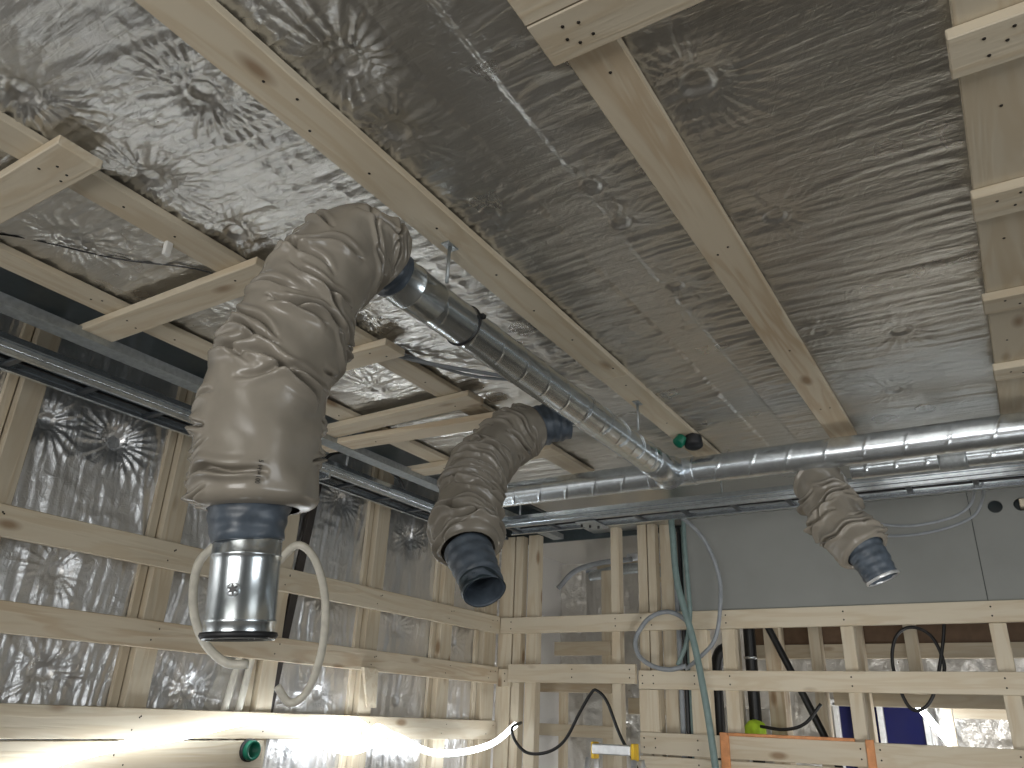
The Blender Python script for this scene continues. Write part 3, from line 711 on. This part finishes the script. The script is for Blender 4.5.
foilpanel('wall_far', -1.9, 3.0, -1.6, 1.03, 6.7, 'pale crumpled foil far behind the back wall', 8)
flat('wall_far', (-1.92, -1.90, 5.31, 6.7, -1.6, 1.04), 'foil_far', 'side wall of the far space', 'wall')
def far_board(name, b, label, mat='wood', group='timbers in the space behind the back wall'):
    return board(name, b, mat, label, 'timber', group)
far_board('wall_stud', (-2.135, -2.065, 4.42, 4.50, -1.6, .865), 'far stud with a cut top inside the left opening')
far_board('wall_stud', (-2.44, -2.40, 4.45, 4.5, -1.6, .235), 'thin far stud at the left of the lower opening')
far_board('header', (-2.45, -2.07, 4.40, 4.42, .365, .445), 'horizontal board in the opening just below the top rail')
far_board('header', (-2.60, -2.07, 4.40, 4.42, .155, .235), 'brownish horizontal board in the opening below the second rail', 'wood_grain')
far_board('header', (-2.60, -2.0, 4.37, 4.395, -.085, -.02), 'horizontal board at the bottom of the opening behind the black cable')
far_board('header', (-2.06, -1.75, 4.62, 4.65, .05, .14), 'horizontal pine board right of the far cut stud')
far_board('header', (-2.3, -1.3, 4.7, 4.74, .93, .97), 'horizontal timber high behind the stud group, upper one')
far_board('header', (-2.0, -1.3, 4.7, 4.74, .83, .86), 'horizontal timber high behind the stud group, lower one')
o = tube('pipe_section', [(-2.3, 4.6, .87), (-1.95, 4.60, .90), (-1.6, 4.60, .80), (-1.2, 4.60, .72)], .033, 'galv_dull'); tag(o, 'dull metal pipe sloping behind the stud group', 'pipe')
o = tube('pipe_section', [(-2.4, 4.35, .76), (-2.28, 4.35, .86), (-2.1, 4.35, .90), (-1.9, 4.36, .91)], .016, 'grey_pl'); tag(o, 'thin grey conduit arching high inside the left opening', 'conduit')
o = tube('wrapped_pipe', [(-1.95, 4.62, 1.0), (-1.82, 4.6, .965), (-1.64, 4.6, .975)], .042, 'white_wrap'); tag(o, 'white wrapped pipe seen high between the studs', 'pipe')
o = tube('wrapped_pipe', [(-1.95, 4.42, .935), (-1.8, 4.4, .93), (-1.55, 4.4, .94)], .022, 'white_wrap'); tag(o, 'lower thin white wrapped pipe between the studs', 'pipe')
# right part
far_board('header', (-1.40, .4, 5.0, 5.04, .465, .60), 'dark brown beam behind the back wall, above the blue window', 'wood_dark')
far_board('header', (-1.40, .4, 4.96, 4.998, .385, .463), 'pine board under the dark brown beam')
far_board('header', (-.95, .4, 4.96, 4.99, .135, .225), 'pine board just above the blue window')
for x, l in ((-1.0, 'far stud left of the narrow blue pane'), (-.775, 'far stud between the blue panes'), (-.50, 'far stud crossing behind the cable loop'), (-1.22, 'far stud right of the black vertical pipe')):
    far_board('wall_stud', (x-.03, x+.03, 4.86, 4.955, -1.6 if x < -.6 else .20, .60), l)
far_board('wall_stud', (-1.165, -1.085, 4.40, 4.46, -1.6, .60), 'brownish far stud right of the black vertical pipe', 'wood_grain')
far_board('wall_stud', (-1.30, -1.275, 4.30, 4.35, -1.6, .60), 'thin pale far stud left of the black vertical pipe')
o = tube('waste_pipe', [(-1.225, 4.35, .6), (-1.228, 4.35, 0), (-1.23, 4.35, -1)], .032, 'black', step=.05); tag(o, 'thick black vertical pipe behind the back rails', 'pipe')
ring_surface('pipe_clamp', (-1.227, 4.35, .335), (0, 0, 1), [(0, .032), (0, .036), (.012, .036), (.012, .032)], 'galv', o, 24)
o = tube('waste_pipe', [(-1.145, 4.28, .58), (-1.0, 4.28, .25), (-.86, 4.28, -.08), (-.80, 4.28, -.25)], .018, 'black', step=.03); tag(o, 'black pipe slanting down to the right behind the back rails', 'pipe')
o = tube('duct_bend', [(-1.44, 4.4, -.3), (-1.44, 4.4, .12), (-1.435, 4.4, .28), (-1.40, 4.4, .38), (-1.33, 4.45, .40)], .035, 'black'); tag(o, 'black curved hose behind the rails next to the broad stud', 'hose')
o = bm_obj('white_cabinet', box_bm(.30, .2, 1.6, .006), M['white'], None, (-1.38, 4.75, -.70)); tag(o, 'pale box cabinet behind the rails left of the black vertical pipe', 'cabinet')
bm = bmesh.new(); bmesh.ops.create_icosphere(bm, subdivisions=4, radius=.055)
for v in bm.verts:
    n = math.sin(v.co.x*90)*math.cos(v.co.z*70)*.006+math.sin(v.co.y*120+v.co.x*60)*.004
    v.co *= 1+n*11; v.co.z *= .95
tag(bm_obj('hivis_bundle', bm, M['hivis'], None, (-1.205, 4.26, -.012), True), 'crumpled yellow-green bundle sitting behind the third back rail', 'cloth')
o = tube('cable', [(-1.17, 4.22, .01), (-1.05, 4.2, .0), (-.95, 4.2, .03), (-.87, 4.22, .12)], .008, 'black'); tag(o, 'black cable drooping right of the yellow-green bundle', 'cable')
# window with blue panes far behind
wn = empty('window_1', (-.9, 6.4, -.3)); tag(wn, 'far window with deep blue panes and white frame', 'window', kind='structure')
for x0, x1 in ((-1.20, -1.115), (-1.01, -.95), (-.905, -.66)):
    bm_obj('pane', box_bm(x1-x0, .01, .9, 0), M['blue'], wn, ((x0+x1)/2, 6.42, -.28))
for x in (-1.22, -1.09, -1.03, -.927, -.64): bm_obj('frame_post', box_bm(.035, .05, .95, .003), M['white'], wn, (x, 6.40, -.28))
bm_obj('frame_head', box_bm(.95, .05, .04, .003), M['white'], wn, (-.80, 6.40, .195))
far_board('wall_stud', (-.53, -.46, 6.2, 6.25, -1.6, .18), 'pale far post at the end of the slanting lamp')
far_board('header', (-.455, .6, 6.2, 6.25, .11, .26), 'far horizontal board right of the slanting lamp top')
o = tube('light_tube', [(-.66, 6.1, .20), (-.58, 6.1, .08), (-.49, 6.1, -.055)], .020, 'led_far'); tag(o, 'slanting bright white light tube seen through the back wall', 'lamp')

# ================================================================= LOOSE CABLES AND CONDUITS
def cable(name, pts, r, mat, label, cat='conduit', corr=0, group=None):
    return tag(tube(name, pts, r, mat, corr=corr, step=.004 if corr else .012, pitch=.008), label, cat, group)
cable('conduit', [(-2.154, 1.605, .479), (-2.213, 1.599, .417), (-2.250, 1.637, .298), (-2.243, 1.694, .195), (-2.195, 1.757, .132), (-2.135, 1.80, .128)], .014, 'cream', 'cream conduit loop bulging out left of the steel pipe end')
cable('conduit', [(-2.04, 1.72, .38), (-1.985, 1.734, .442), (-1.926, 1.747, .489), (-1.888, 1.794, .446), (-1.884, 1.857, .329), (-1.922, 1.909, .180), (-1.984, 1.931, .059), (-2.041, 1.916, .019), (-2.067, 1.874, .067)], .013, 'cream', 'cream conduit loop arching right of the steel pipe end')
cable('conduit', [(-1.39, 3.93, .36), (-1.40, 3.93, .45), (-1.44, 3.93, .505), (-1.52, 3.93, .537), (-1.61, 3.93, .515), (-1.67, 3.93, .46), (-1.70, 3.92, .39), (-1.68, 3.92, .32), (-1.61, 3.92, .272), (-1.52, 3.92, .255), (-1.43, 3.92, .272)], .012, 'grey_pl', 'grey ring of conduit hanging in front of the back rails')
cable('conduit', [(-1.43, 3.80, 1.02), (-1.425, 3.80, .90), (-1.418, 3.82, .66), (-1.361, 3.85, .383), (-1.324, 3.85, .156), (-1.299, 3.85, -.057), (-1.27, 3.85, -.40)], .017, 'green_pl', 'long green-grey pipe hanging from the back cable ladder past the rails')
cable('conduit', [(-1.385, 3.86, 1.02), (-1.385, 3.86, .85), (-1.385, 3.88, .66), (-1.39, 3.9, .52), (-1.42, 3.92, .39), (-1.477, 3.93, .276)], .012, 'green_pl', 'shorter green-grey pipe beside the long one, ending at the grey ring')
cable('conduit', [(-1.40, 3.47, .93), (-1.33, 3.62, .955), (-1.26, 3.78, .87), (-1.214, 3.85, .70), (-1.215, 3.85, .55), (-1.26, 3.87, .39), (-1.365, 3.9, .30), (-1.44, 3.94, .26)], .010, 'grey_pl', 'grey conduit arching from the back ladder over the grey board to the ring')
cable('cable', [(-2.40, 3.95, -.02), (-2.364, 3.8, -.047), (-2.336, 3.8, -.113), (-2.261, 3.8, -.161), (-2.142, 3.8, -.150), (-2.045, 3.8, -.090), (-1.960, 3.8, .043), (-1.895, 3.8, .135), (-1.865, 3.8, .145), (-1.809, 3.8, .095), (-1.741, 3.8, -.055), (-1.641, 3.8, -.223), (-1.6, 3.8, -.4)], .008, 'black', 'black cable looping up through the opening to the ladder', 'cable')
cable('cable', [(-.03, 3.40, .90), (-.046, 3.62, .93), (-.073, 3.7, .895), (-.136, 3.7, .854), (-.234, 3.7, .833), (-.331, 3.7, .829), (-.45, 3.7, .85)], .006, 'grey_pl', 'upper grey cable drooping right of the third hose', 'cable')
cable('cable', [(-.01, 3.40, .90), (-.02, 3.64, .91), (-.06, 3.72, .86), (-.136, 3.72, .822), (-.234, 3.72, .800), (-.331, 3.72, .792), (-.45, 3.72, .80)], .006, 'grey_pl', 'lower grey cable drooping right of the third hose', 'cable')
cable('cable', [(-.282, 4.3, .56), (-.30, 4.3, .43), (-.374, 4.3, .194), (-.44, 4.3, .11), (-.50, 4.3, .13), (-.537, 4.3, .30), (-.505, 4.3, .43), (-.43, 4.3, .475), (-.35, 4.3, .43), (-.318, 4.3, .30), (-.36, 4.3, .2)], .008, 'black', 'thin dark cable loop hanging behind the back rails near the lit window', 'cable')
cable('cable', [(-1.5, 1.38, 1.02), (-1.45, 1.6, 1.0), (-1.25, 1.85, .995), (-1.1, 2.02, 1.0)], .006, 'grey_pl', 'thin grey cable crossing under the foil left of the straight duct', 'cable')
cable('cable', [(-1.49, 1.52, 1.02), (-1.35, 1.8, 1.0), (-1.2, 1.95, 1.0), (-1.1, 2.1, .99)], .005, 'grey_pl', 'second thin cable crossing under the foil, nearer the cross boards', 'cable')
cable('cable', [(-1.62, 2.60, .97), (-1.70, 2.66, .955), (-1.82, 2.70, .955), (-1.86, 2.73, .948)], .006, 'black', 'thin wire lying on top of the cross duct beside the middle hose', 'cable')
# crack-like thin cable on the left foil field
cable('cable', [(-1.93, .62, 1.018), (-1.86, .70, 1.022), (-1.75, .86, 1.022), (-1.62, .98, 1.022), (-1.55, 1.06, 1.01)], .0022, 'black', 'very thin dark cable between the two leftmost cross boards', 'cable')

# light rope along the left wall
glare_coil = [(-2.555+.003*k, 2.73+(.03+.007*k)*1.2*math.cos(k*1.05+2.5), -.09+(.022+.003*k)*math.sin(k*1.05+2.5)) for k in range(17)]  # dense glowing loops added to stand in for the rope's glare blob
lr = tube('light_rope', [(-2.50, .75, -.50), (-2.53, 1.0, -.33), (-2.55, 1.260, -.239), (-2.55, 1.439, -.183), (-2.55, 1.652, -.136), (-2.55, 1.906, -.100), (-2.55, 2.157, -.051), (-2.55, 2.328, -.045), (-2.55, 2.466, -.068), ]+glare_coil+[ (-2.55, 3.04, -.09), (-2.55, 3.108, -.104), (-2.55, 3.347, -.166), (-2.54, 3.601, -.169), (-2.48, 3.80, -.125), (-2.42, 3.93, -.03)], .015, 'led', n=10)
tag(lr, 'glowing white light rope sagging along the left wall into the corner', 'light')

# step ladder top
s = empty('step_ladder', (-1.63, 3.5, -1.6)); tag(s, 'step ladder top with aluminium cap and yellow ends before the back wall', 'ladder')
bm_obj('top_cap', box_bm(.185, .09, .042, .004), M['alu'], s, (-1.631, 3.5, -.112))
for x in (-1.729, -1.533):
    bm_obj('end_bracket', box_bm(.014, .06, .07, .003), M['yellow'], s, (x, 3.5, -.118))
for x in (-1.74, -1.52):
    for y, sg in ((3.46, -1), (3.54, 1)):
        t_ = tube('leg', [(x, y, -.15), (x+(.10 if x > -1.63 else -.10)*1, y+sg*.42, -1.6)], .014, 'alu', s, step=.1)
for k in range(4):
    z = -.45-.28*k; f = (-.15-z)/1.45
    bm_obj('tread', box_bm(.22+.2*f, .06, .02, .002), M['alu'], s, (-1.63, 3.46-.42*f, z))

# ================================================================= LIGHTS
def area(name, loc, tgt, size, e, col=(1, 1, 1), sy=None):
    l = bpy.data.lights.new(name, 'AREA'); l.energy = e; l.size = size; l.color = col
    if sy: l.shape = 'RECTANGLE'; l.size_y = sy
    o = bpy.data.objects.new(name, l); COL.objects.link(o); o.location = loc
    o.rotation_euler = (Vector(tgt)-Vector(loc)).to_track_quat('-Z', 'Y').to_euler()
    return o
area('side_fill', (2.7, .6, -.1), (-1.5, 1.8, .2), 1.6, 26, (.93, .97, 1.0), 1.2)  # unseen fill light added on the right, no window there
area('back_wall_fill', (.6, 1.3, -1.3), (-1.0, 4.0, .1), 1.0, 7, (1, .99, .97)).data.spread = math.radians(75)  # unseen low fill added to brighten the back wall
area('rear_fill', (-.2, -2.4, -.2), (-.6, 2.0, .8), 2.0, 58, (1.0, .985, .955), 1.2)  # unseen soft fill added behind the camera for ceiling and walls
area('far_corner_fill', (-2.0, 4.85, -1.1), (-2.2, 5.3, .0), .3, 5, (.93, .97, 1.0))  # unseen fill added to brighten the nearer crumpled foil
area('far_room_fill', (.3, 5.3, -.7), (-1.7, 6.7, .1), .8, 24, (1, .98, .95))  # unseen fill added to lighten the foil of the far space

wd2 = bpy.data.worlds.new('world'); SC.world = wd2; wd2.use_nodes = True
wd2.node_tree.nodes['Background'].inputs[0].default_value = (.5, .6, .75, 1)
wd2.node_tree.nodes['Background'].inputs[1].default_value = .3

# ================================================================= CAMERA
cam = bpy.data.cameras.new('camera'); co_ = bpy.data.objects.new('camera', cam); COL.objects.link(co_)
cam.sensor_width = 36; cam.lens = 36*771.9/1024; cam.clip_start = .02
Rw = [[.84834298, -.18078238, -.49762629], [.52811138, .35566113, .77110539], [.03758406, -.91696395, .39719586]]
m4 = Matrix([[Rw[0][0], -Rw[0][1], -Rw[0][2], 0], [Rw[1][0], -Rw[1][1], -Rw[1][2], 0], [Rw[2][0], -Rw[2][1], -Rw[2][2], 0], [0, 0, 0, 1]])
co_.matrix_world = m4
SC.camera = co_
SC.view_settings.view_transform = 'Standard'; SC.view_settings.look = 'None'
SC.view_settings.gamma = 1; SC.view_settings.use_curve_mapping = False
SC.view_settings.exposure = .08
